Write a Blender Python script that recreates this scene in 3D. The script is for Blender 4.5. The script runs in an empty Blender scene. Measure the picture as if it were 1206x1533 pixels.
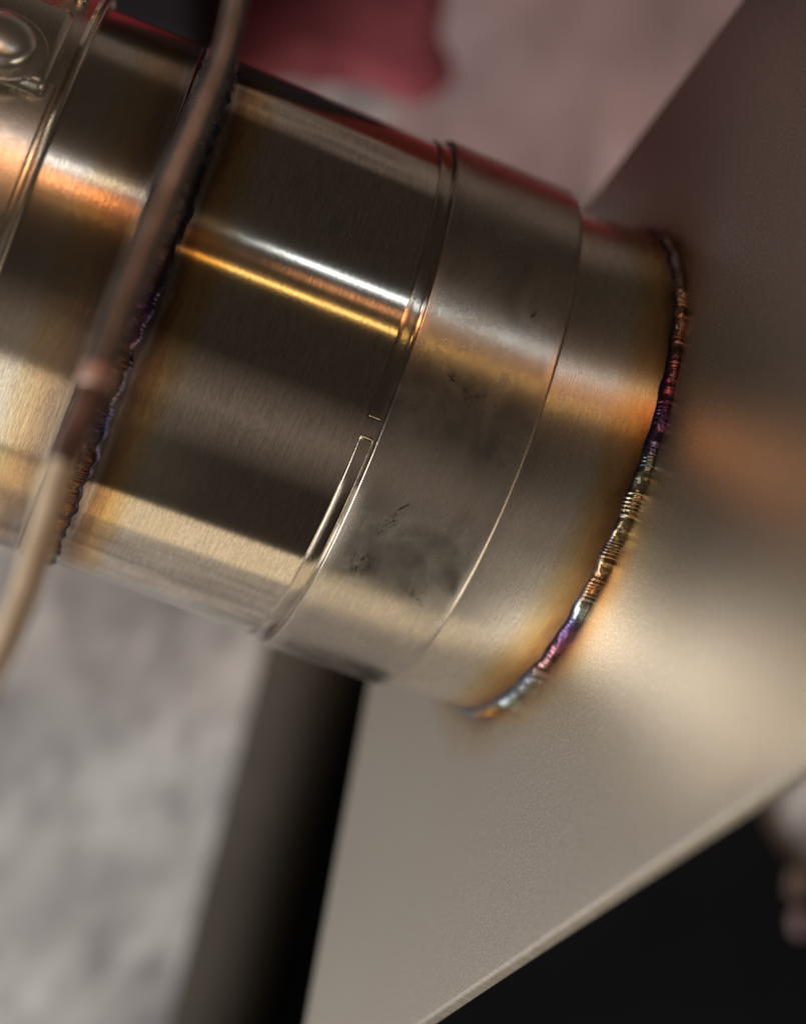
import bpy, math, random
import numpy as np
from mathutils import Vector, Matrix
random.seed(7); rng = np.random.default_rng(7)
sc = bpy.context.scene
COL = sc.collection

# ---------------------------------------------------------------- camera
# working unit for the layout: 0.1 mm, x right, y down the picture, z away from the lens;
# W() turns it into world metres with the bench top at Z = 0
K = 1e-4; BENCH = 4900.0; F = 2800.0; CX, CY = 603.0, 766.5
def W(p):
    p = np.asarray(p, float)
    return np.stack([p[..., 0]*K, -p[..., 1]*K, (BENCH-p[..., 2])*K], -1)
def Wd(d): return Vector((d[0], -d[1], -d[2]))
def ray(px, py): return np.array([(px-CX)/F, (py-CY)/F, 1.0])
def at(px, py, z): return ray(px, py)*z

cam_d = bpy.data.cameras.new('camera'); cam = bpy.data.objects.new('camera', cam_d); COL.objects.link(cam)
cam.location = (0, 0, BENCH*K)
cam_d.sensor_fit = 'VERTICAL'; cam_d.sensor_height = 36; cam_d.lens = 36*F/1533
cam_d.clip_start = 0.005; cam_d.clip_end = 50
cam_d.dof.use_dof = True; cam_d.dof.focus_distance = 0.250; cam_d.dof.aperture_fstop = 8.0
sc.camera = cam

# ---------------------------------------------------------------- world and exposure
wd = bpy.data.worlds.new('World'); sc.world = wd; wd.use_nodes = True
wd.node_tree.nodes['Background'].inputs[0].default_value = (1.0, 0.78, 0.62, 1)
wd.node_tree.nodes['Background'].inputs[1].default_value = 0.030
sc.view_settings.view_transform = 'Standard'; sc.view_settings.look = 'None'
sc.view_settings.exposure = 0.1; sc.view_settings.gamma = 1.0
sc.view_settings.use_curve_mapping = False
sc.cycles.use_denoising = True
sc.cycles.max_bounces = 10

# ---------------------------------------------------------------- the tube's axis
A = np.array([-391.0, -298.94, 2800.0]); D = np.array([0.92045734, 0.34198844, 0.18921466])
R0, RC = 396.0, 407.5
U = np.array([0.34827985, -0.9373906, 0.0]); V = np.array([0.17736805, 0.06589965, -0.98193575])
D2 = np.array([0.94925625, 0.29353305, 0.11291994]); A2 = np.array([96.19, -107.0, 2900.03]); R2 = 391.0
N = np.array([0.91082237, 0.33811186, 0.23681848]); P0 = np.array([236.1, -63.74, 2916.68])
PU = np.array([0.348026, -0.937485, -0.0000659]); PW = np.array([0.22199142, 0.08247911, -0.97155391])
U2 = np.cross(D2, [0, 0, 1]); U2 /= np.linalg.norm(U2); V2 = np.cross(D2, U2)
E0 = -(A-(A@D)*D); E0 /= np.linalg.norm(E0)

def on_tube(px, py, r):                       # picture point on the tube -> (s, theta)
    d = ray(px, py); d /= np.linalg.norm(d)
    dd = d-(d@D)*D; a = A-(A@D)*D
    b = dd@a; q = dd@dd
    t = (b-math.sqrt(max(b*b-q*(a@a-r*r), 0)))/q
    p = d*t; m = p-A; s = m@D; m = m-s*D
    return s, math.atan2(m@V, m@U)

# ---------------------------------------------------------------- lamps
def lamp(name, frac, s0, s1, dist, width, color, rad, off=0.0):
    """strip lamp that the tube mirrors at a height 'frac' of its half width (positive: up the picture)"""
    al = math.asin(frac)
    n = math.cos(al)*E0+math.sin(al)*np.cross(D, E0)*SGN
    foot = A-(A@D)*D
    p = foot+R0*n
    v = p/np.linalg.norm(p)
    r = v-2*(v@n)*n
    c = p+r*dist
    k = 1+dist/np.linalg.norm(p)
    base = (A@D)                              # foot has s = -base
    l0 = (s0+base)*k; l1 = (s1+base)*k
    c = c+D*(l0+l1)/2
    ld = bpy.data.lights.new(name, 'AREA'); ld.shape = 'RECTANGLE'
    ld.size = abs(l1-l0)*K; ld.size_y = width*K
    ld.color = color; ld.energy = rad*math.pi*ld.size*ld.size_y
    o = bpy.data.objects.new(name, ld); COL.objects.link(o)
    z = Wd(r).normalized(); x = Wd(D).normalized(); y = z.cross(x).normalized(); x = y.cross(z).normalized()
    m = Matrix((x, y, z)).transposed().to_4x4(); m.translation = Vector(W(c)); o.matrix_world = m
    return o
SGN = 1.0 if (np.cross(D, E0)@U) > 0 else -1.0
lamp('tube_lamp', 0.350, on_tube(418, 376, R0)[0], 800, 12000, 210, (0.82, 0.93, 1.0), 9.0)
lamp('tube_lamp', 0.355, -850, -80, 12000, 420, (0.86, 0.95, 1.0), 6.5)
lamp('warm_lamp', 0.300, on_tube(440, 400, R0)[0], 800, 12300, 600, (1.0, 0.46, 0.20), 0.9)
lamp('warm_lamp', 0.300, -850, -75, 12300, 800, (1.0, 0.42, 0.17), 3.4)
lamp('warm_lamp', 0.310, -1200, -380, 12300, 1100, (1.0, 0.44, 0.18), 12)  # added lamp, out of view, for the copper glow on the plate
lamp('gold_lamp', 0.240, 30, 640, 11500, 170, (1.0, 0.60, 0.18), 7)
lamp('tan_band_fill', -0.675, -500, 1300, 15000, 6600, (1.0, 0.83, 0.58), 0.9)  # panel light added out of view for the tan band low on the tubes
for wdt in (12500, 10800, 9200, 7600, 6000, 4400, 2800, 1400):
    lamp('overhead_fill', -0.20, -500, 1300, 16000+wdt*0.05, wdt, (1.0, 0.80, 0.68), 0.019)  # stacked dim panels added for a soft brown band on the middle tube
lamp('left_tube_fill', -0.44, -420, -75, 12000, 8500, (1.0, 0.93, 0.80), 1.8)  # panel light added out of view to brighten only the left tube

def key(name, loc, target, sx, sy, color, rad):
    ld = bpy.data.lights.new(name, 'AREA'); ld.shape = 'RECTANGLE'; ld.size = sx; ld.size_y = sy
    ld.color = color; ld.energy = rad*math.pi*sx*sy
    o = bpy.data.objects.new(name, ld); COL.objects.link(o); o.location = loc
    o.rotation_euler = (Vector(target)-Vector(loc)).to_track_quat('-Z', 'Y').to_euler()
key('bench_lamp', (-1.65, -0.35, 1.0), (-0.05, -0.08, 0.0), 1.0, 0.7, (1.0, 0.97, 0.94), 11)
key('bench_lamp', (-1.30, -1.05, 0.85), (-0.05, -0.08, 0.0), 1.2, 0.7, (1.0, 0.97, 0.94), 4.2)

# ---------------------------------------------------------------- helpers
def new_mat(name):
    m = bpy.data.materials.new(name); m.use_nodes = True
    nt = m.node_tree; nt.nodes.clear()
    return m, NB(nt)
class NB:
    def __init__(s, nt): s.nt = nt
    def n(s, t, **kw):
        x = s.nt.nodes.new(t)
        for k, v in kw.items(): setattr(x, k, v)
        return x
    def put(s, sock, val):
        if val is None: return
        if hasattr(val, 'is_linked'): s.nt.links.new(val, sock)
        elif isinstance(val, (tuple, list)) and sock.type == 'RGBA' and len(val) == 3: sock.default_value = (*val, 1)
        else: sock.default_value = val
    def math(s, op, a, b=None, c=None, clamp=False):
        x = s.n('ShaderNodeMath', operation=op, use_clamp=clamp)
        for i, v in enumerate((a, b, c)): s.put(x.inputs[i], v)
        return x.outputs[0]
    def uv(s):
        x = s.n('ShaderNodeUVMap'); x.uv_map = 'UVMap'; return x.outputs[0]
    def sep(s, v):
        x = s.n('ShaderNodeSeparateXYZ'); s.put(x.inputs[0], v); return x.outputs
    def scale(s, v, sc_, loc=(0, 0, 0)):
        x = s.n('ShaderNodeMapping'); s.put(x.inputs['Vector'], v); x.inputs['Scale'].default_value = sc_
        x.inputs['Location'].default_value = loc; return x.outputs[0]
    def noise(s, v, scale=1, detail=3, rough=0.55, dist=0.0):
        x = s.n('ShaderNodeTexNoise'); s.put(x.inputs['Vector'], v)
        x.inputs['Scale'].default_value = scale; x.inputs['Detail'].default_value = detail
        x.inputs['Roughness'].default_value = rough; x.inputs['Distortion'].default_value = dist
        return x.outputs[0]
    def ramp(s, f, stops, interp='LINEAR'):
        x = s.n('ShaderNodeValToRGB'); s.put(x.inputs[0], f); cr = x.color_ramp; cr.interpolation = interp
        while len(cr.elements) > 1: cr.elements.remove(cr.elements[-1])
        for i, (p, c) in enumerate(stops):
            e = cr.elements[0] if i == 0 else cr.elements.new(p)
            e.position = p; e.color = (*c, 1) if len(c) == 3 else c
        return x.outputs[0]
    def rng(s, v, a, b, c, d, smooth=False):
        x = s.n('ShaderNodeMapRange'); x.interpolation_type = 'SMOOTHSTEP' if smooth else 'LINEAR'
        for i, q in enumerate((v, a, b, c, d)): s.put(x.inputs[i], q)
        return x.outputs[0]
    def mix(s, f, a, b, mode='MIX'):
        x = s.n('ShaderNodeMix', data_type='RGBA', blend_type=mode)
        s.put(x.inputs[0], f); s.put(x.inputs[6], a); s.put(x.inputs[7], b); return x.outputs[2]
    def bump(s, h, strength, dist, normal=None):
        x = s.n('ShaderNodeBump'); s.put(x.inputs['Height'], h); x.inputs['Strength'].default_value = strength
        x.inputs['Distance'].default_value = dist
        if normal is not None: s.put(x.inputs['Normal'], normal)
        return x.outputs[0]
    def bsdf(s, **kw):
        x = s.n('ShaderNodeBsdfPrincipled'); o = s.n('ShaderNodeOutputMaterial')
        for k, v in kw.items(): s.put(x.inputs[k.replace('_', ' ')], v)
        s.nt.links.new(x.outputs[0], o.inputs[0]); return x
    def tangent(s):
        x = s.n('ShaderNodeTangent', direction_type='UV_MAP'); x.uv_map = 'UVMap'; return x.outputs[0]

def mesh_obj(name, verts, faces, mat, parent=None, uvs=None, smooth=True, angle=None):
    me = bpy.data.meshes.new(name)
    verts = np.asarray(verts, float)
    org = np.array(parent.matrix_world.translation) if parent is not None else np.zeros(3)
    if parent is None:
        org = verts.mean(0); org[2] = verts[:, 2].min()
    me.from_pydata([tuple(v) for v in verts-org], [], faces)
    if uvs is not None:
        l = me.uv_layers.new(name='UVMap')
        buf = np.empty(len(me.loops)*2)
        vi = np.empty(len(me.loops), int); me.loops.foreach_get('vertex_index', vi)
        if len(uvs) == len(verts): buf = np.asarray(uvs)[vi].ravel()
        l.data.foreach_set('uv', buf)
    me.polygons.foreach_set('use_smooth', [smooth]*len(me.polygons))
    me.materials.append(mat)
    me.update()
    o = bpy.data.objects.new(name, me); COL.objects.link(o)
    if parent is not None: o.parent = parent
    else: o.location = org
    if smooth and angle: me.set_sharp_from_angle(angle=math.radians(angle))
    return o
def empty(name, loc, label, cat, group=None):
    o = bpy.data.objects.new(name, None); COL.objects.link(o); o.location = loc
    o.matrix_world = Matrix.Translation(loc); o.empty_display_size = 0.01
    o['label'] = label; o['category'] = cat
    if group: o['group'] = group
    return o
def tag(o, label, cat): o['label'] = label; o['category'] = cat; return o

def frame_pts(ax, s, r, th):
    a, d, u, v = ax
    s, r, th = np.broadcast_arrays(s, r, th)
    return a+s[..., None]*d+r[..., None]*(np.cos(th)[..., None]*u+np.sin(th)[..., None]*v)
AX1 = (A, D, U, V); AX2 = (A2, D2, U2, V2)

def revolve(name, ax, prof, mat, parent, th0=-math.pi/2, th1=1.5*math.pi, n=360, mod=None, angle=35):
    """prof: list of (s, r) in 0.1 mm; closed full turn when th1-th0 = 2 pi (seam at the back); UV in mm"""
    th = np.linspace(th0, th1, n+1)
    prof = np.asarray(prof, float); m = len(prof)
    S = np.repeat(prof[:, 0][:, None], n+1, 1); Rr = np.repeat(prof[:, 1][:, None], n+1, 1)
    T = np.repeat(th[None], m, 0)
    if mod: S, Rr = mod(S, Rr, T)
    P = W(frame_pts(ax, S, Rr, T)).reshape(-1, 3)
    arc = np.r_[0, np.cumsum(np.hypot(np.diff(prof[:, 0]), np.diff(prof[:, 1])))]+prof[0, 0]
    uv = np.stack([np.repeat(arc[:, None], n+1, 1)*0.1, T*R0*0.1], -1).reshape(-1, 2)
    f = []
    for i in range(m-1):
        for j in range(n):
            a0 = i*(n+1)+j
            f.append((a0, a0+n+1, a0+n+2, a0+1))
    return mesh_obj(name, P, f, mat, parent, uv, True, angle)
def arcpts(c, r, a0, a1, k):                  # rounded corner in a profile
    t = np.radians(np.linspace(a0, a1, k)); return [(c[0]+r*math.cos(q), c[1]+r*math.sin(q)) for q in t]

# ---------------------------------------------------------------- materials
def steel(name, base=(0.64, 0.575, 0.495), rough=0.22, aniso=0.5, streak=0.3, bump=0.25, tint=None, smudge=0.0,
          rvar=0.05, extra=None):
    """brushed stainless; tint = list of (s mm of the weld, side, width mm): heat colours beside a weld"""
    m, b = new_mat(name); uv = b.uv(); x, y, _ = b.sep(uv)
    fine = b.noise(b.scale(uv, (2.6, 0.22, 1)), 1.0, 4, 0.65)
    fine2 = b.noise(b.scale(uv, (6.0, 1.1, 1), (3, 7, 0)), 1.0, 3, 0.65)
    grain = b.math('MULTIPLY', b.math('ADD', fine, fine2), 0.5)
    blot = b.noise(b.scale(uv, (0.08, 0.05, 1), (11, 2, 0)), 1.0, 4, 0.6, 0.6)
    col = b.mix(b.rng(grain, 0.40, 0.62, 0, streak*2), base, tuple(c*0.55 for c in base))
    col = b.mix(b.rng(blot, 0.35, 0.7, 0, 0.35), col, tuple(c*q for c, q in zip(base, (0.86, 0.80, 0.72))))
    if tint:
        for sw, side, wid, strg in tint:
            dst = b.math('MULTIPLY', b.math('SUBTRACT', x, sw), side/wid)
            wob = b.noise(b.scale(uv, (0.22, 0.045, 1), (sw, 1, 0)), 1.0, 4, 0.62, 0.8)
            wob2 = b.noise(b.scale(uv, (0.9, 0.16, 1), (sw+5, 1, 0)), 1.0, 3, 0.6)
            dst = b.math('ADD', dst, b.math('MULTIPLY', b.math('SUBTRACT', wob, 0.5), 0.5))
            dst = b.math('ADD', dst, b.math('MULTIPLY', b.math('SUBTRACT', wob2, 0.5), 0.22))
            tc = b.ramp(dst, [(0.0, (0.26, 0.17, 0.16)), (0.07, (0.50, 0.44, 0.42)), (0.13, (0.42, 0.27, 0.17)), (0.2, (0.36, 0.17, 0.07)),
                              (0.33, (0.60, 0.33, 0.10)), (0.5, (0.92, 0.62, 0.26)), (0.72, (0.95, 0.78, 0.48)), (1.0, (1, 1, 1))])
            col = b.mix(strg, col, b.mix(1.0, col, tc, 'MULTIPLY'))
    r = b.math('ADD', rough, b.math('MULTIPLY', b.math('SUBTRACT', grain, 0.5), rvar*2))
    r = b.math('ADD', r, b.math('MULTIPLY', b.math('SUBTRACT', blot, 0.5), rvar*1.5))
    if smudge:
        sm = b.noise(b.scale(uv, (0.13, 0.11, 1), (2, 9, 0)), 1.0, 4, 0.55, 0.8)
        r = b.math('ADD', r, b.math('MULTIPLY', b.math('SUBTRACT', sm, 0.5), smudge))
        col = b.mix(b.rng(sm, 0.48, 0.72, 0, 0.22), col, tuple(c*0.6 for c in base))
    h = grain
    if extra: col, r, h = extra(b, uv, x, y, col, r, h)
    nm = b.bump(h, bump, 0.00010)
    b.bsdf(Base_Color=col, Metallic=1.0, Roughness=r, Anisotropic=aniso, Anisotropic_Rotation=0.0, Tangent=b.tangent(), Normal=nm)
    return m

def scuffs(marks):
    """scuffed spots: (s mm, arc mm, length, width, turn) each filled with broken dark scratches"""
    def fn(b, uv, x, y, col, r, h):
        tot = None
        for (mx, my, ln, wd_, ang) in marks:
            dx = b.math('SUBTRACT', x, mx); dy = b.math('SUBTRACT', y, my)
            c, s = math.cos(ang), math.sin(ang)
            a = b.math('ADD', b.math('MULTIPLY', dx, c), b.math('MULTIPLY', dy, s))
            q = b.math('SUBTRACT', b.math('MULTIPLY', dy, c), b.math('MULTIPLY', dx, s))
            e = b.math('ADD', b.math('POWER', b.math('DIVIDE', a, ln), 2.0), b.math('POWER', b.math('DIVIDE', q, wd_), 2.0))
            mk = b.rng(e, 0.1, 1.0, 1, 0)
            cmb = b.n('ShaderNodeCombineXYZ'); b.put(cmb.inputs[0], a); b.put(cmb.inputs[1], q); b.put(cmb.inputs[2], mx)
            nz = b.noise(b.scale(cmb.outputs[0], (1.1, 3.4, 1)), 1.0, 4, 0.7, 0.5)
            mk = b.math('MULTIPLY', mk, b.rng(nz, 0.48, 0.58, 0, 1), clamp=True)
            tot = mk if tot is None else b.math('MAXIMUM', tot, mk)
        col = b.mix(b.math('MULTIPLY', tot, 0.85), col, (0.05, 0.042, 0.036))
        h = b.math('SUBTRACT', h, b.math('MULTIPLY', tot, 0.2))
        return col, r, h
    return fn
def mark(px, py, r, ln, wd_, ang):
    s, th = on_tube(px, py, r); return (s*0.1, th*R0*0.1, ln, wd_, ang)

M_left = steel('stainless_inlet', rough=0.18, aniso=0.3, tint=[(-5.2, -1, 9, 0.6)], bump=0.2, rvar=0.06, base=(0.68, 0.62, 0.53))
M_mid = steel('stainless_sleeve', base=(0.73, 0.665, 0.58), rough=0.10, aniso=0.1, streak=0.45, tint=[(0.6, 1, 7, 0.85)], bump=0.025, rvar=0.03)
M_ring = steel('stainless_ring', base=(0.55, 0.49, 0.42), rough=0.15, aniso=0.4, bump=0.15)
col_marks = [mark(606, 792, RC, 3.0, 1.0, 2.05), mark(722, 596, RC, 1.6, 0.8, 1.1), mark(738, 602, RC, 1.5, 0.5, 2.6), mark(700, 575, RC, 1.2, 0.8, .4),
             mark(625, 770, RC, 2.2, 0.5, 2.2), mark(560, 850, RC, 3.2, 1.8, 1.4), mark(640, 900, RC, 3.0, .6, .5), mark(820, 480, RC, .9, .4, 1.9)]
M_col = steel('stainless_collar', rough=0.26, aniso=0.3, bump=0.12, smudge=0.3, rvar=0.05, base=(0.55, 0.50, 0.44), extra=scuffs(col_marks))
M_stub = steel('stainless_stub', rough=0.27, aniso=0.45, tint=[(15.2, -1, 8, 0.9)], bump=0.06, rvar=0.05)

def weld_mat(name, stops, seed):
    m, b = new_mat(name); uv = b.uv(); x, y, _ = b.sep(uv)       # y: 0..1 round the ring
    nz = b.noise(b.scale(uv, (0.35, 60, 1), (seed, 0, 0)), 1.0, 3, 0.6)
    f = b.math('ADD', y, b.math('MULTIPLY', b.math('SUBTRACT', nz, 0.5), 0.035))
    col = b.ramp(f, stops)
    side = b.noise(b.scale(uv, (1.6, 90, 1), (seed, 4, 0)), 1.0, 3, 0.7)
    col = b.mix(b.rng(side, 0.45, 0.75, 0, 0.75), col, (0.035, 0.04, 0.07))
    ed = b.rng(b.math('ADD', b.math('ABSOLUTE', x), b.math('MULTIPLY', side, 0.8)), 1.35, 2.0, 0, 0.9)
    col = b.mix(ed, col, (0.025, 0.028, 0.05))
    b.bsdf(Base_Color=col, Metallic=1.0, Roughness=b.rng(side, 0.3, 0.7, 0.18, 0.38))
    return m
def plate_mat():
    m, b = new_mat('stainless_plate'); uv = b.uv(); x, y, _ = b.sep(uv)
    g = b.noise(b.scale(uv, (3.6, 2.0, 1)), 1.0, 3, 0.7)
    sp = b.noise(b.scale(uv, (2.6, 2.0, 1), (9, 3, 0)), 1.0, 3, 0.75)
    g2 = b.noise(b.scale(uv, (5.0, 5.0, 1), (5, 5, 0)), 1.0, 3, 0.6)
    blot = b.noise(b.scale(uv, (0.03, 0.03, 1)), 1.0, 4, 0.55, 0.5)
    base = (0.58, 0.55, 0.485)
    col = b.mix(b.rng(g, 0.40, 0.62, 0, 0.75), base, (0.34, 0.31, 0.27))
    col = b.mix(b.rng(sp, 0.58, 0.66, 0, 0.9), col, (0.98, 0.95, 0.89))
    col = b.mix(b.rng(blot, 0.35, 0.7, 0, 0.3), col, (0.50, 0.45, 0.38))
    # straw and blue heat colours round the welded tube (uv is mm from the tube's centre)
    d = b.math('SQRT', b.math('ADD', b.math('POWER', x, 2.0), b.math('POWER', y, 2.0)))
    wob = b.noise(b.scale(uv, (0.12, 0.12, 1), (3, 1, 0)), 1.0, 4, 0.6, 0.6)
    d = b.math('ADD', d, b.math('MULTIPLY', b.math('SUBTRACT', wob, 0.5), 6.0))
    tc = b.ramp(b.rng(d, 38.5, 48, 0, 1), [(0, (0.22, 0.15, 0.12)), (0.12, (0.38, 0.27, 0.19)), (0.28, (0.62, 0.48, 0.33)), (0.5, (0.9, 0.80, 0.66)), (1, (1, 1, 1))])
    col = b.mix(1.0, col, tc, 'MULTIPLY')
    r = b.math('ADD', 0.33, b.math('MULTIPLY', b.math('SUBTRACT', g2, 0.5), 0.2))
    b.bsdf(Base_Color=col, Metallic=1.0, Roughness=r, Normal=b.bump(b.math('ADD', g, g2), 0.35, 0.00009))
    return m
M_plate = plate_mat()
W1STOPS = [(0.0, (0.2, 0.15, 0.12)), (0.30, (0.05, 0.035, 0.035)), (0.40, (0.035, 0.045, 0.055)), (0.47, (0.10, 0.05, 0.03)), (0.51, (0.10, 0.03, 0.09)), (0.545, (0.30, 0.15, 0.04)),
           (0.57, (0.05, 0.04, 0.12)), (0.60, (0.22, 0.09, 0.03)), (0.66, (0.30, 0.14, 0.05)), (0.70, (0.52, 0.36, 0.16)), (0.73, (0.60, 0.58, 0.54)), (0.78, (0.5, 0.46, 0.45)), (1, (.3, .25, .2))]
W2STOPS = [(0.0, (0.3, 0.25, 0.22)), (0.26, (0.40, 0.30, 0.29)), (0.34, (0.36, 0.27, 0.24)), (0.39, (0.28, 0.19, 0.11)), (0.43, (0.16, 0.07, 0.09)), (0.455, (0.17, 0.045, 0.08)), (0.475, (0.06, 0.06, 0.15)),
           (0.49, (0.16, 0.22, 0.22)), (0.505, (0.30, 0.24, 0.14)), (0.53, (0.36, 0.27, 0.13)), (0.56, (0.45, 0.22, 0.08)), (0.575, (0.28, 0.36, 0.32)), (0.59, (0.07, 0.05, 0.13)), (0.605, (0.14, 0.045, 0.07)), (0.625, (0.20, 0.11, 0.08)),
           (0.645, (0.28, 0.30, 0.33)), (0.67, (0.26, 0.32, 0.32)), (0.69, (0.60, 0.34, 0.13)), (0.71, (0.52, 0.26, 0.10)), (0.725, (0.25, 0.30, 0.33)), (0.78, (0.34, 0.38, 0.40)), (1, (.3, .3, .3))]
M_w1 = weld_mat('weld_colours_inlet', W1STOPS, 3.0); M_w2 = weld_mat('weld_colours_plate', W2STOPS, 8.0)

# ---------------------------------------------------------------- bench
def bench_mat():
    m, b = new_mat('scratched_bench_metal'); g = b.n('ShaderNodeNewGeometry').outputs['Position']
    rot = b.n('ShaderNodeMapping'); b.put(rot.inputs[0], g); rot.inputs['Rotation'].default_value = (0, 0, math.radians(-62))
    p = rot.outputs[0]
    n1 = b.noise(b.scale(p, (9, 16, 10)), 1.0, 5, 0.6, 0.4)
    n2 = b.noise(b.scale(p, (16, 62, 30), (1, 2, 0)), 1.0, 3, 0.55, 0.2)
    n3 = b.noise(b.scale(p, (60, 90, 60), (4, 2, 0)), 1.0, 3, 0.6, 0.3)
    col = b.mix(b.rng(n1, 0.36, 0.62, 0, 1), (0.15, 0.145, 0.15), (0.62, 0.60, 0.58))
    col = b.mix(b.rng(n2, 0.55, 0.68, 0, 0.9), col, (0.88, 0.87, 0.84))
    col = b.mix(b.rng(n3, 0.46, 0.7, 0, 0.75), col, (0.20, 0.18, 0.19))
    b.bsdf(Base_Color=col, Roughness=b.rng(n2, 0.3, 0.7, 0.6, 0.35), Metallic=0.15, Specular_IOR_Level=0.4)
    return m
def box_pts(x0, x1, y0, y1, z0, z1):
    return [(x, y, z) for z in (z0, z1) for y in (y0, y1) for x in (x0, x1)]
BOXF = [(0, 2, 3, 1), (4, 5, 7, 6), (0, 1, 5, 4), (2, 6, 7, 3), (0, 4, 6, 2), (1, 3, 7, 5)]
def bevel(o, w, seg=3):
    md = o.modifiers.new('bevel', 'BEVEL'); md.width = w; md.segments = seg; md.limit_method = 'ANGLE'; md.angle_limit = math.radians(30)
    return o
b_ = mesh_obj('bench_top', box_pts(-1.6, 1.6, -1.2, 1.2, -0.03, 0.0), BOXF, bench_mat(), None, smooth=False)
b_['kind'] = 'structure'

# ---------------------------------------------------------------- the exhaust
root = empty('exhaust_assembly', Vector(W(P0+N*300+np.array([0, 0, 950.0]))),
             'heat-tinted stainless exhaust tube with slip collar, welded to a large flat steel plate', 'exhaust pipe')

inlet = revolve('inlet_tube', AX1, [(-900, R0+1), (-70, R0+1), (-56, R0+1)]+arcpts((-54, R0-4), 5, 90, 0, 5)+[(-49, R0-16), (-52, R0-20), (-900, R0-20)], M_left, root)

def weld_ring(name, ax, path_s, r_in, wid, hgt, mat, n_rip, seed, plane=None, smooth_from=None, nth=2600, edge=0.5):
    """bead laid round the tube: overlapping crescent ripples, ragged edges"""
    g = np.random.default_rng(seed)
    th = np.linspace(-math.pi/2, 1.5*math.pi, nth+1); k = 15
    tt = (th+math.pi/2)/(2*math.pi)
    def loopnoise(freqs, amp):
        q = np.zeros_like(th)
        for fr in freqs: q += g.normal()*np.sin(fr*2*math.pi*tt+g.uniform(0, 6.28))/math.sqrt(len(freqs))
        return q*amp
    ph = tt*n_rip+loopnoise([3, 7, 11, 17, 23, 38, 57], 1.5)
    wl = 1+loopnoise([5, 9, 14, 22, 31, 47, 60], 0.13*edge*2); wr = 1+loopnoise([4, 8, 13, 21, 34, 55, 70], 0.22*edge*2)
    hh = 1+loopnoise([6, 10, 19, 33], 0.12)
    c = np.linspace(-1, 1, k)[:, None]
    bow = 0.55+loopnoise([9, 16, 27, 41], 0.25)
    phase = (ph[None, :]-bow[None]*(c*c)) % 1.0                      # crescents
    saw = np.where(phase < 0.75, phase/0.75, (1-phase)/0.25)
    amt = np.ones_like(th)
    if smooth_from is not None:
        amt = np.clip((th-smooth_from)/0.08, 0, 1)
    lev = np.clip(0.55+loopnoise([7, 12, 18, 29, 44], 0.45), 0.05, 1.2)*amt
    lump = g.normal(size=(k, nth+1)); lump = sum(np.roll(lump, q, 1) for q in range(-5, 6))/11.0*3.3
    rip = (saw-0.4)*0.26*lev[None]+lump*0.035
    prof = np.clip(1-c*c, 0, 1)**0.65
    Rr = r_in-3+hgt*hh[None]*prof*(1+rip*1.0)
    off = np.where(c < 0, c*wid*wl[None], c*wid*wr[None])
    s = path_s(th)[None]+off
    P = W(frame_pts(ax, s, Rr, np.repeat(th[None], k, 0))).reshape(-1, 3)
    uv = np.stack([np.repeat(c*2, nth+1, 1), np.repeat(tt[None], k, 0)], -1).reshape(-1, 2)
    f = [(i*(nth+1)+j, (i+1)*(nth+1)+j, (i+1)*(nth+1)+j+1, i*(nth+1)+j+1) for i in range(k-1) for j in range(nth)]
    return mesh_obj(name, P, f, mat, root, uv, True)
wb = weld_ring('weld_bead', AX1, lambda th: -20+0*th, R0, 27, 11, M_w1, 230, 5, edge=0.3)
wb['label'] = 'dark blue and brown weld bead behind the blurred rod'

revolve('middle_tube', AX1, [(-48, R0), (0, R0), (20, R0), (160, R0), (300, R0), (311.6, R0), (312.0, R0-2.5), (339, R0-2.5), (340, R0-12), (-48, R0-12)], M_mid, root)

# split ring with its open gap
sA, tA = on_tube(559, 628, R0+4); sB, tB = on_tube(552, 656, R0+4)
t_gap0, t_gap1 = sorted((tA, tB))
rp = [(314.5, R0-6), (314.5, R0+2.0)]+arcpts((315.7, R0+2.2), 1.2, 180, 90, 4)+arcpts((331.6, R0+2.2), 1.2, 90, 0, 4)+[(332.8, R0-6)]
ring = revolve('split_ring', AX1, rp, M_ring, root, th0=t_gap1, th1=t_gap0+2*math.pi, n=420)
bm_me = ring.data
# closed ends of the ring at the gap
import bmesh
bm = bmesh.new(); bm.from_mesh(bm_me); bm.verts.ensure_lookup_table()
nn = 421; m_ = len(rp)
bm.faces.new([bm.verts[i*nn] for i in range(m_)]); bm.faces.new([bm.verts[i*nn+nn-1] for i in range(m_)][::-1])
bm.normal_update(); bm.to_mesh(bm_me); bm.free()

revolve('collar', AX1, [(338, R0-10), (337, R0+3)]+arcpts((339, RC-2), 2, 180, 90, 5)+[(360, RC), (440, RC), (515, RC)]
        +arcpts((527, RC-6), 6, 90, 0, 6)+[(533, R0-22), (515, R0-26), (345, R0-26)], M_col, root)

def plane_s(th, r, lift=0.0):
    r = np.asarray(r, float); r = r[..., None] if r.ndim else r
    q = A2+r*(np.cos(th)[..., None]*U2+np.sin(th)[..., None]*V2)
    return ((P0-N*lift-q)@N)/(D2@N)
def stub_mod(S, Rr, T):
    e = plane_s(T, Rr)
    # profile s given as a fraction of the way to the plate (0 = inside the collar)
    return -30+(e+30)*S, Rr
st = revolve('stub_tube', AX2, [(0, R2), (0.4, R2), (0.7, R2), (0.84, R2+0.6), (0.92, R2+2.4), (1.0, R2+5)], M_stub, root, mod=stub_mod)
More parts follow.
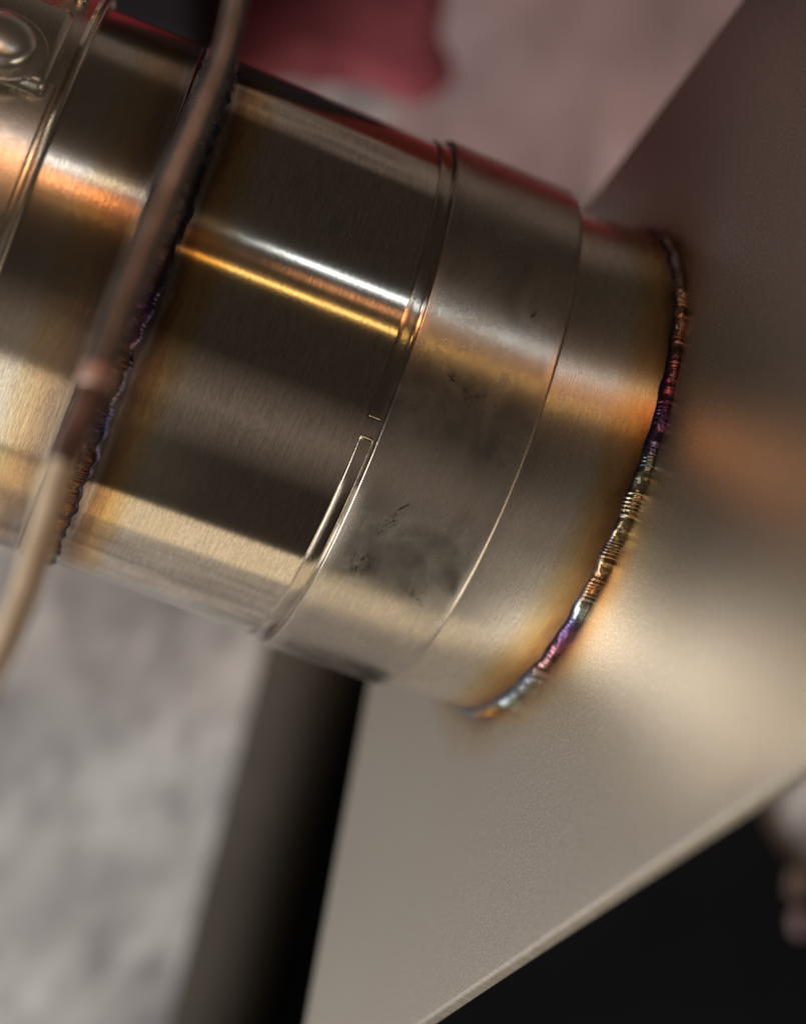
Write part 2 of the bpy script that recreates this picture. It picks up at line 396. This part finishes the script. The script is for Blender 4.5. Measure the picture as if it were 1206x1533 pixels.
# the stub's UV: millimetres measured from the collar
def redo_uv(o, ax):
    me = o.data; org = np.array(root.matrix_world.translation)
    co = np.empty(len(me.vertices)*3); me.vertices.foreach_get('co', co); co = co.reshape(-1, 3)+org
    cp = np.stack([co[:, 0]/K, -co[:, 1]/K, BENCH-co[:, 2]/K], -1)
    a, d, u, v = ax
    m = cp-a; th = np.arctan2(m@v, m@u); th = np.where(th < -math.pi/2+1e-6, th+2*math.pi, th)
    e = plane_s(th, R2); s = (m@d)-e+152                         # the weld lies at 15.2 mm
    uv = np.stack([s*0.1, th*R0*0.1], -1)
    vi = np.empty(len(me.loops), int); me.loops.foreach_get('vertex_index', vi)
    me.uv_layers[0].data.foreach_set('uv', uv[vi].ravel())
redo_uv(st, AX2)
t_s = math.pi/2-0.75
wb2 = weld_ring('weld_bead', AX2, lambda th: plane_s(th, R2+6)-4, R2+1, 16, 13, M_w2, 260, 9, smooth_from=0.62, edge=0.5)
wb2['label'] = 'rainbow-tinted weld bead between stub and flat plate'

# flat plate the stub is welded to: thick sheet with rounded edges
q0 = np.array([25.0, -980.0]); q1 = np.array([-1131.0, -145.0])
along = np.array([0.585, 0.811]); along /= np.linalg.norm(along)
q2 = q1+along*1750; q3 = q0+along*1750
def rounded(poly, r, k=8):
    out = []
    for i in range(len(poly)):
        a, b, c = poly[i-1], poly[i], poly[(i+1) % len(poly)]
        d1 = (a-b)/np.linalg.norm(a-b); d2 = (c-b)/np.linalg.norm(c-b)
        ang = math.acos(np.clip(d1@d2, -1, 1)); tl = r/math.tan(ang/2)
        cen = b+(d1+d2)/np.linalg.norm(d1+d2)*r/math.sin(ang/2)
        p1 = b+d1*tl; p2 = b+d2*tl
        a1 = math.atan2(*(p1-cen)[::-1]); a2 = math.atan2(*(p2-cen)[::-1])
        da = (a2-a1+math.pi) % (2*math.pi)-math.pi
        out += [cen+r*np.array([math.cos(a1+da*t), math.sin(a1+da*t)]) for t in np.linspace(0, 1, k)]
    return out
poly = [q0, q1, q2, q3]
cen = sum(poly)/4
loops = []
bend = 6.0
for j in range(7):                                             # the folded edge
    a = math.pi/2*j/6
    inset = bend*(1-math.sin(a)); dep = bend*(1-math.cos(a))
    shr = [p for p in rounded(poly, 70)]
    cc = [np.array(p) for p in shr]
    nrm = []
    for i in range(len(cc)):
        t = cc[(i+1) % len(cc)]-cc[i-1]; t /= np.linalg.norm(t); nrm.append(np.array([-t[1], t[0]]))
    sg = 1 if sum((cen-c)@n for c, n in zip(cc, nrm)) > 0 else -1
    loops.append(([c+sg*n*inset for c, n in zip(cc, nrm)], dep))
loops.append((loops[-1][0], 17.0))
verts = []; uvs = []; faces = []
for pts, dep in loops:
    for p in pts:
        verts.append(W(P0+p[0]*PU+p[1]*PW+N*dep)); uvs.append((p[0]*.1, p[1]*.1))
L = len(loops[0][0])
for j in range(len(loops)-1):
    for i in range(L):
        a0 = j*L+i; a1 = j*L+(i+1) % L
        faces.append((a0, a0+L, a1+L, a1))
faces.append(tuple(range(L)))
faces.append(tuple(range((len(loops)-1)*L, len(loops)*L))[::-1])
boxo = mesh_obj('flange_plate', np.array(verts), faces, M_plate, root, uvs, True, 30)
bm = bmesh.new(); bm.from_mesh(boxo.data); bmesh.ops.recalc_face_normals(bm, faces=bm.faces); bm.to_mesh(boxo.data); bm.free()
boxo['label'] = 'large satin steel plate with a rounded edge'

# ---------------------------------------------------------------- band clamp
cl = empty('band_clamp', Vector(W(A-300*D+np.array([0, 0, 410.0]))), 'shiny band clamp with a bolt saddle at the top left end of the tube', 'clamp')
M_band = steel('clamp_steel', rough=0.27, aniso=0.2, bump=0.3, smudge=0.15, base=(0.76, 0.71, 0.62))
M_bolt = steel('clamp_bolt_zinc', rough=0.3, aniso=0.0, bump=0.1, base=(0.78, 0.76, 0.70), streak=0.02)
rb = R0+9
band = revolve('band', AX1, [(-520, rb), (-214, rb), (-206, rb+1)]+arcpts((-198, rb+3), 6.5, 100, -30, 8)+[(-193, R0+2), (-520, R0+2)], M_band, cl)
def patch(name, s0, s1, px, py, w, h, r0, mat, parent, bev, rr=None):
    s, th = on_tube(px, py, R0+10)
    dth = h/2/R0; ts = np.linspace(th-dth, th+dth, 9)
    v = []; uv = []
    for r in (r0, rr or r0+12):
        for ss in (s0, s1):
            for t in ts:
                v.append(W(frame_pts(AX1, np.array(ss), np.array(r), np.array(t)))); uv.append((ss*.1, t*R0*.1))
    f = []
    n9 = 9
    g = lambda a, b, c: (a*2+b)*n9+c
    for c in range(8):
        f += [(g(1, 0, c), g(1, 1, c), g(1, 1, c+1), g(1, 0, c+1)), (g(0, 0, c), g(0, 0, c+1), g(0, 1, c+1), g(0, 1, c)),
              (g(0, 0, c), g(1, 0, c), g(1, 0, c+1), g(0, 0, c+1)), (g(0, 1, c), g(0, 1, c+1), g(1, 1, c+1), g(1, 1, c))]
    f += [(g(0, 0, 0), g(0, 1, 0), g(1, 1, 0), g(1, 0, 0)), (g(0, 0, 8), g(1, 0, 8), g(1, 1, 8), g(0, 1, 8))]
    o = mesh_obj(name, np.array(v), f, mat, parent, uv, True, 30)
    bm = bmesh.new(); bm.from_mesh(o.data); bmesh.ops.recalc_face_normals(bm, faces=bm.faces); bm.to_mesh(o.data); bm.free()
    return bevel(o, bev)
patch('saddle', -420, -222, 40, 68, 0, 150, rb-3, M_band, cl, 0.0011, rb+26)
patch('overlap_strip', -500, -209, 10, 290, 0, 330, rb-3, M_band, cl, 0.0004, rb+5)
s_, t_ = on_tube(4, 62, R0+40)
cpt = frame_pts(AX1, np.array(s_), np.array(rb+25.0), np.array(t_))
nrm_ = math.cos(t_)*U+math.sin(t_)*V
def dome(name, c, n, r, h, mat, parent, k=28, m=9):
    n = n/np.linalg.norm(n); a = np.cross(n, D); a /= np.linalg.norm(a); b = np.cross(n, a)
    v = []; uv = []
    prof = [(r, -3), (r, h*0.35)]+[(r*math.cos(q), h*0.35+h*0.65*math.sin(q)) for q in np.linspace(0.15, math.pi/2-0.12, m)]
    for rr, hh in prof:
        for i in range(k):
            q = 2*math.pi*i/k
            v.append(W(c+n*hh+rr*(math.cos(q)*a+math.sin(q)*b))); uv.append((rr*.1*math.cos(q), rr*.1*math.sin(q)))
    f = [(j*k+i, j*k+(i+1) % k, (j+1)*k+(i+1) % k, (j+1)*k+i) for j in range(len(prof)-1) for i in range(k)]
    f.append(tuple((len(prof)-1)*k+i for i in range(k)))
    o = mesh_obj(name, np.array(v), f, mat, parent, uv, True, 40)
    bm = bmesh.new(); bm.from_mesh(o.data); bmesh.ops.recalc_face_normals(bm, faces=bm.faces); bm.to_mesh(o.data); bm.free(); return o
dome('washer', cpt, nrm_, 60, 5, M_band, cl)
dome('bolt_head', cpt+nrm_*4, nrm_, 42, 26, M_bolt, cl)
def tube(path, rad, k=24):
    path = np.asarray(path, float); n = len(path); v = []; uv = []
    rad = np.broadcast_to(rad, (n,)); tp = np.gradient(path, axis=0); tp /= np.linalg.norm(tp, axis=1)[:, None]
    ref = np.array([0.2, 0.1, -1.0]); L_ = 0
    for i in range(n):
        a = np.cross(tp[i], ref); a /= np.linalg.norm(a); b = np.cross(tp[i], a)
        if i: L_ += np.linalg.norm(path[i]-path[i-1])
        for j in range(k):
            q = 2*math.pi*j/k; v.append(W(path[i]+rad[i]*(math.cos(q)*a+math.sin(q)*b))); uv.append((L_*.1, j/k*10))
    f = [(i*k+j, i*k+(j+1) % k, (i+1)*k+(j+1) % k, (i+1)*k+j) for i in range(n-1) for j in range(k)]
    f += [tuple(range(k))[::-1], tuple((n-1)*k+j for j in range(k))]
    return np.array(v), f, uv
# rolled strap loop above the saddle
pts = [at(x, y, 2590) for x, y in ((-30, -35), (40, -10), (85, 8), (112, 10), (124, -6), (126, -30), (118, -60))]
def smooth_path(p, n=60):
    p = np.asarray(p); t = np.linspace(0, len(p)-1, n); out = []
    for x in t:
        i = int(min(max(math.floor(x), 0), len(p)-2)); f = x-i
        g = lambda j: p[min(max(j, 0), len(p)-1)]
        a, b, c, d = g(i-1), g(i), g(i+1), g(i+2)
        out.append(0.5*((2*b)+(-a+c)*f+(2*a-5*b+4*c-d)*f*f+(-a+3*b-3*c+d)*f**3))
    return np.array(out)
v, f, uv = tube(smooth_path(pts), 11)
mesh_obj('strap_loop', v, f, M_band, cl, uv)

# ---------------------------------------------------------------- rod in the foreground
def rod_mat(name, c1, c2, rough, metal):
    m, b = new_mat(name); uv = b.uv()
    n = b.noise(b.scale(uv, (0.25, 0.3, 1)), 1.0, 4, 0.6)
    b.bsdf(Base_Color=b.mix(b.rng(n, 0.35, 0.65, 0, 1), c1, c2), Roughness=rough, Metallic=metal, Normal=b.bump(n, 0.3, 0.0001)); return m
RODC = [(372, -90, 2210), (354, 0, 2200), (329, 100, 2190), (247, 300, 2160), (198, 420, 2140), (167, 505, 2125), (132, 605, 2110), (92, 700, 2095), (63, 800, 2085), (32, 900, 2070), (-10, 1000, 2060), (-60, 1130, 2045)]
rp_ = smooth_path([at(q[0], q[1], q[2]-190) for q in RODC], 177)
i1, i2 = 88, 112
rod = empty('wire_rod', Vector(W(rp_[-1])), 'blurred thin rod crossing in front of the tube, dark above and cream below', 'rod')
rad = np.interp(np.arange(177), [0, 32, 48, 64, 96, 112, 176], [10.5, 11, 17.5, 16.7, 16.2, 14.8, 14.5])
v, f, uv = tube(rp_[:i1+2], rad[:i1+2]); mesh_obj('dark_length', v, f, rod_mat('rod_dark_reflection', (0.12, 0.10, 0.09), (0.25, 0.21, 0.195), 0.38, 0.7), rod, uv)  # tones of the rod's reflection painted on, dark here and cream below
v, f, uv = tube(rp_[i1:i2], rad[i1:i2]*1.08); js = mesh_obj('added_sleeve', v, f, rod_mat('added_sleeve_dark', (0.07, 0.04, 0.032), (0.22, 0.13, 0.11), 0.4, 0.5), rod, uv)  # sleeve added to part the dark and cream reflection tones
v, f, uv = tube(rp_[i1-1:i1+5], rad[i1-1:i1+5]*1.12); mesh_obj('pink_highlight_band', v, f, rod_mat('rod_pink_highlight', (0.42, 0.25, 0.20), (0.55, 0.36, 0.30), 0.45, 0.5), rod, uv)  # pink highlight on the rod put in as a coloured band
v, f, uv = tube(rp_[i2-2:], rad[i2-2:]); mesh_obj('cream_length', v, f, rod_mat('rod_cream_reflection', (0.50, 0.40, 0.27), (0.66, 0.56, 0.41), 0.5, 0.0), rod, uv)  # cream stands for the bright surroundings mirrored in the rod

# ---------------------------------------------------------------- background things on the bench
def paint(name, c, rough, metal=0.0, var=0.25, spec=0.5):
    m, b = new_mat(name); g = b.n('ShaderNodeTexCoord').outputs['Object']
    n = b.noise(b.scale(g, (18, 18, 18)), 1.0, 5, 0.6, 0.4); n2 = b.noise(b.scale(g, (90, 90, 90)), 1.0, 3, 0.6)
    col = b.mix(b.rng(n, 0.3, 0.7, 0, 1), tuple(q*(1-var) for q in c), tuple(min(q*(1+var), 1) for q in c))
    b.bsdf(Base_Color=col, Roughness=b.math('ADD', rough, b.math('MULTIPLY', b.math('SUBTRACT', n2, 0.5), 0.2)), Metallic=metal, Specular_IOR_Level=spec, Normal=b.bump(n2, 0.2, 0.0004)); return m
def prism(name, pts_xy, z0, z1, mat, bev):
    """upright block: outline in layout x,y; z0 lower, z1 upper (layout depth)"""
    n = len(pts_xy); v = [W((x, y, z)) for z in (z0, z1) for x, y in pts_xy]
    f = [tuple(range(n)), tuple(range(n, 2*n))[::-1]]+[(i, i+n, (i+1) % n+n, (i+1) % n) for i in range(n)]
    o = mesh_obj(name, np.array(v), f, mat, None, None, False)
    bm = bmesh.new(); bm.from_mesh(o.data); bmesh.ops.recalc_face_normals(bm, faces=bm.faces); bm.to_mesh(o.data); bm.free()
    return bevel(o, bev)
RB = 120.0  # dark round strip added for the shadow's soft edge beside the plate
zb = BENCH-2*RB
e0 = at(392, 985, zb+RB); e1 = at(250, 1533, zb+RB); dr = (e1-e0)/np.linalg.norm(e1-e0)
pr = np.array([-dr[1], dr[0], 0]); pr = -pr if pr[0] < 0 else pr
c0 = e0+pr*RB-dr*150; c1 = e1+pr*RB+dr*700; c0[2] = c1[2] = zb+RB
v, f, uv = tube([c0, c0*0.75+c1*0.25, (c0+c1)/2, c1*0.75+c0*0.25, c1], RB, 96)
tag(mesh_obj('shade_strip', v, f, paint('shade_strip_brown', (0.05, 0.041, 0.032), 0.75, 0.0, spec=0.15), None, uv, True, 40),
    'dark round strip standing in for the soft edge of shade beside the plate', 'shade strip')
tag(prism('mat_and_shade', [at(*q, BENCH)[:2] for q in ((440, 930), (1060, 1120), (1120, 1190), (1165, 1275), (1230, 1330), (1500, 1420), (1500, 2100), (150, 2100))],  # left part is black where only the plate's shade falls
          BENCH, BENCH-40, paint('black_mat_and_shade', (0.006, 0.006, 0.007), 0.8, spec=0.06), 0.001),
    'black mat below the edge of the flat plate, its left part standing in for shade', 'mat')
# blocks added largely out of view for their reflections in the metal
def px(*q): return [at(a, b, BENCH)[:2] for a, b in q]
M_red = paint('red_enamel', (0.26, 0.022, 0.032), 0.5)
tag(prism('red_reflection_block', px((235, -230), (430, -220), (430, -1000), (235, -1000)), BENCH, 3300, M_red, 0.004),
    'tall red block added for the red mirrored along the left end of the tube', 'red_reflection_block')
tag(prism('dark_red_reflection_slab', px((-620, -330), (20, -330), (70, 120), (40, 240), (-620, 200)), BENCH, 4560, paint('dark_red_enamel', (0.10, 0.016, 0.02), 0.55, spec=0.2), 0.004),  # added to darken and redden the upper plate by reflection
    'low dark red block added behind the left tube to be mirrored in the upper plate', 'reflection block')
tag(prism('dark_reflection_block', px((440, -190), (740, -180), (740, -1000), (440, -1000)), BENCH, 3700, paint('black_steel', (0.012, 0.010, 0.012), 0.6, spec=0.2), 0.004),  # added so the top of the middle tube mirrors something dark
    'black block added to be mirrored as the dark top of the middle tube', 'bin')
tag(prism('low_red_reflection_block', px((760, -200), (1300, -190), (1300, -900), (760, -900)), BENCH, 4400, M_red, 0.006),  # added for the red line mirrored on collar and stub
    'low red block added to be mirrored along the top of the collar and stub', 'crate')
def rag(name, cx, cy, rx, ry, hgt, mat, seed):
    g = np.random.default_rng(seed); n = 70
    ph = g.uniform(0, 6.28, 12); fr = g.uniform(0.8, 3.2, 12); dn = g.uniform(0, 6.28, 12)
    v = []; keep = {}; f = []
    c = at(cx, cy, BENCH)
    for j in range(n):
        for i in range(n):
            x, y = (i/(n-1)*2-1), (j/(n-1)*2-1)
            wv = sum(abs(math.sin(fr[k]*(x*math.cos(dn[k])+y*math.sin(dn[k]))*2.2+ph[k])) for k in range(12))/12
            ang = math.atan2(y, x); lim = 0.78+0.12*math.sin(3*ang+ph[0])+0.08*math.sin(5*ang+ph[1])+0.05*math.sin(9*ang+ph[2])
            rr = math.hypot(x, y)
            h = hgt*(0.25+0.9*(1-wv))*max(0.0, min(1, (lim-rr)*4))
            if rr <= lim:
                keep[(i, j)] = len(v); v.append(W((c[0]+x*rx, c[1]+y*ry, BENCH-6-h)))
    for j in range(n-1):
        for i in range(n-1):
            q = [(i, j), (i+1, j), (i+1, j+1), (i, j+1)]
            if all(t in keep for t in q): f.append(tuple(keep[t] for t in q))
    o = mesh_obj(name, np.array(v), f, mat, None, None, True)
    bm = bmesh.new(); bm.from_mesh(o.data); bmesh.ops.recalc_face_normals(bm, faces=bm.faces)
    if sum(q.normal.z for q in bm.faces) < 0: bmesh.ops.reverse_faces(bm, faces=bm.faces)
    bm.to_mesh(o.data); bm.free()
    md = o.modifiers.new('cloth', 'SOLIDIFY'); md.thickness = 0.0012; md.offset = -1
    return o
tag(rag('rag_or_tint', 880, 60, 800, 760, 40, paint('pink_light_tint', (0.31, 0.225, 0.228), 0.9, var=0.35, spec=0.2), 11),  # sheet coloured pink for the red light spilling over the upper bench
    'pink sheet whose colour stands in for red light on the bench between tube and plate', 'rag')
tag(rag('rag_or_tint', 480, -20, 560, 420, 60, paint('red_cotton', (0.20, 0.045, 0.055), 0.85, var=0.4, spec=0.2), 4),
    'crumpled red cloth blurred in the background above the tube', 'rag')
tag(prism('black_case', px((60, 62), (330, 150), (330, -220), (-150, -220)), BENCH, 4600, paint('black_plastic', (0.012, 0.010, 0.013), 0.6, spec=0.2), 0.006),
    'black case in the blurred background at the top left', 'case')
for q, nm, lb, c in ((((1176, 1296), (1200, 1288), (1208, 1318), (1190, 1345), (1172, 1330)), 'rusty_offcut', 'brown rusty metal offcut on the black mat near its grey corner', (0.13, 0.085, 0.06)),
                     (((1178, 1360), (1194, 1352), (1202, 1372), (1196, 1396), (1180, 1390)), 'bolt_offcut', 'tiny pinkish grey metal bit on the black mat at the right edge', (0.22, 0.15, 0.15))):
    tag(prism(nm, px(*q), BENCH-41, BENCH-70, paint(nm, c, 0.6), 0.001), lb, 'offcut')
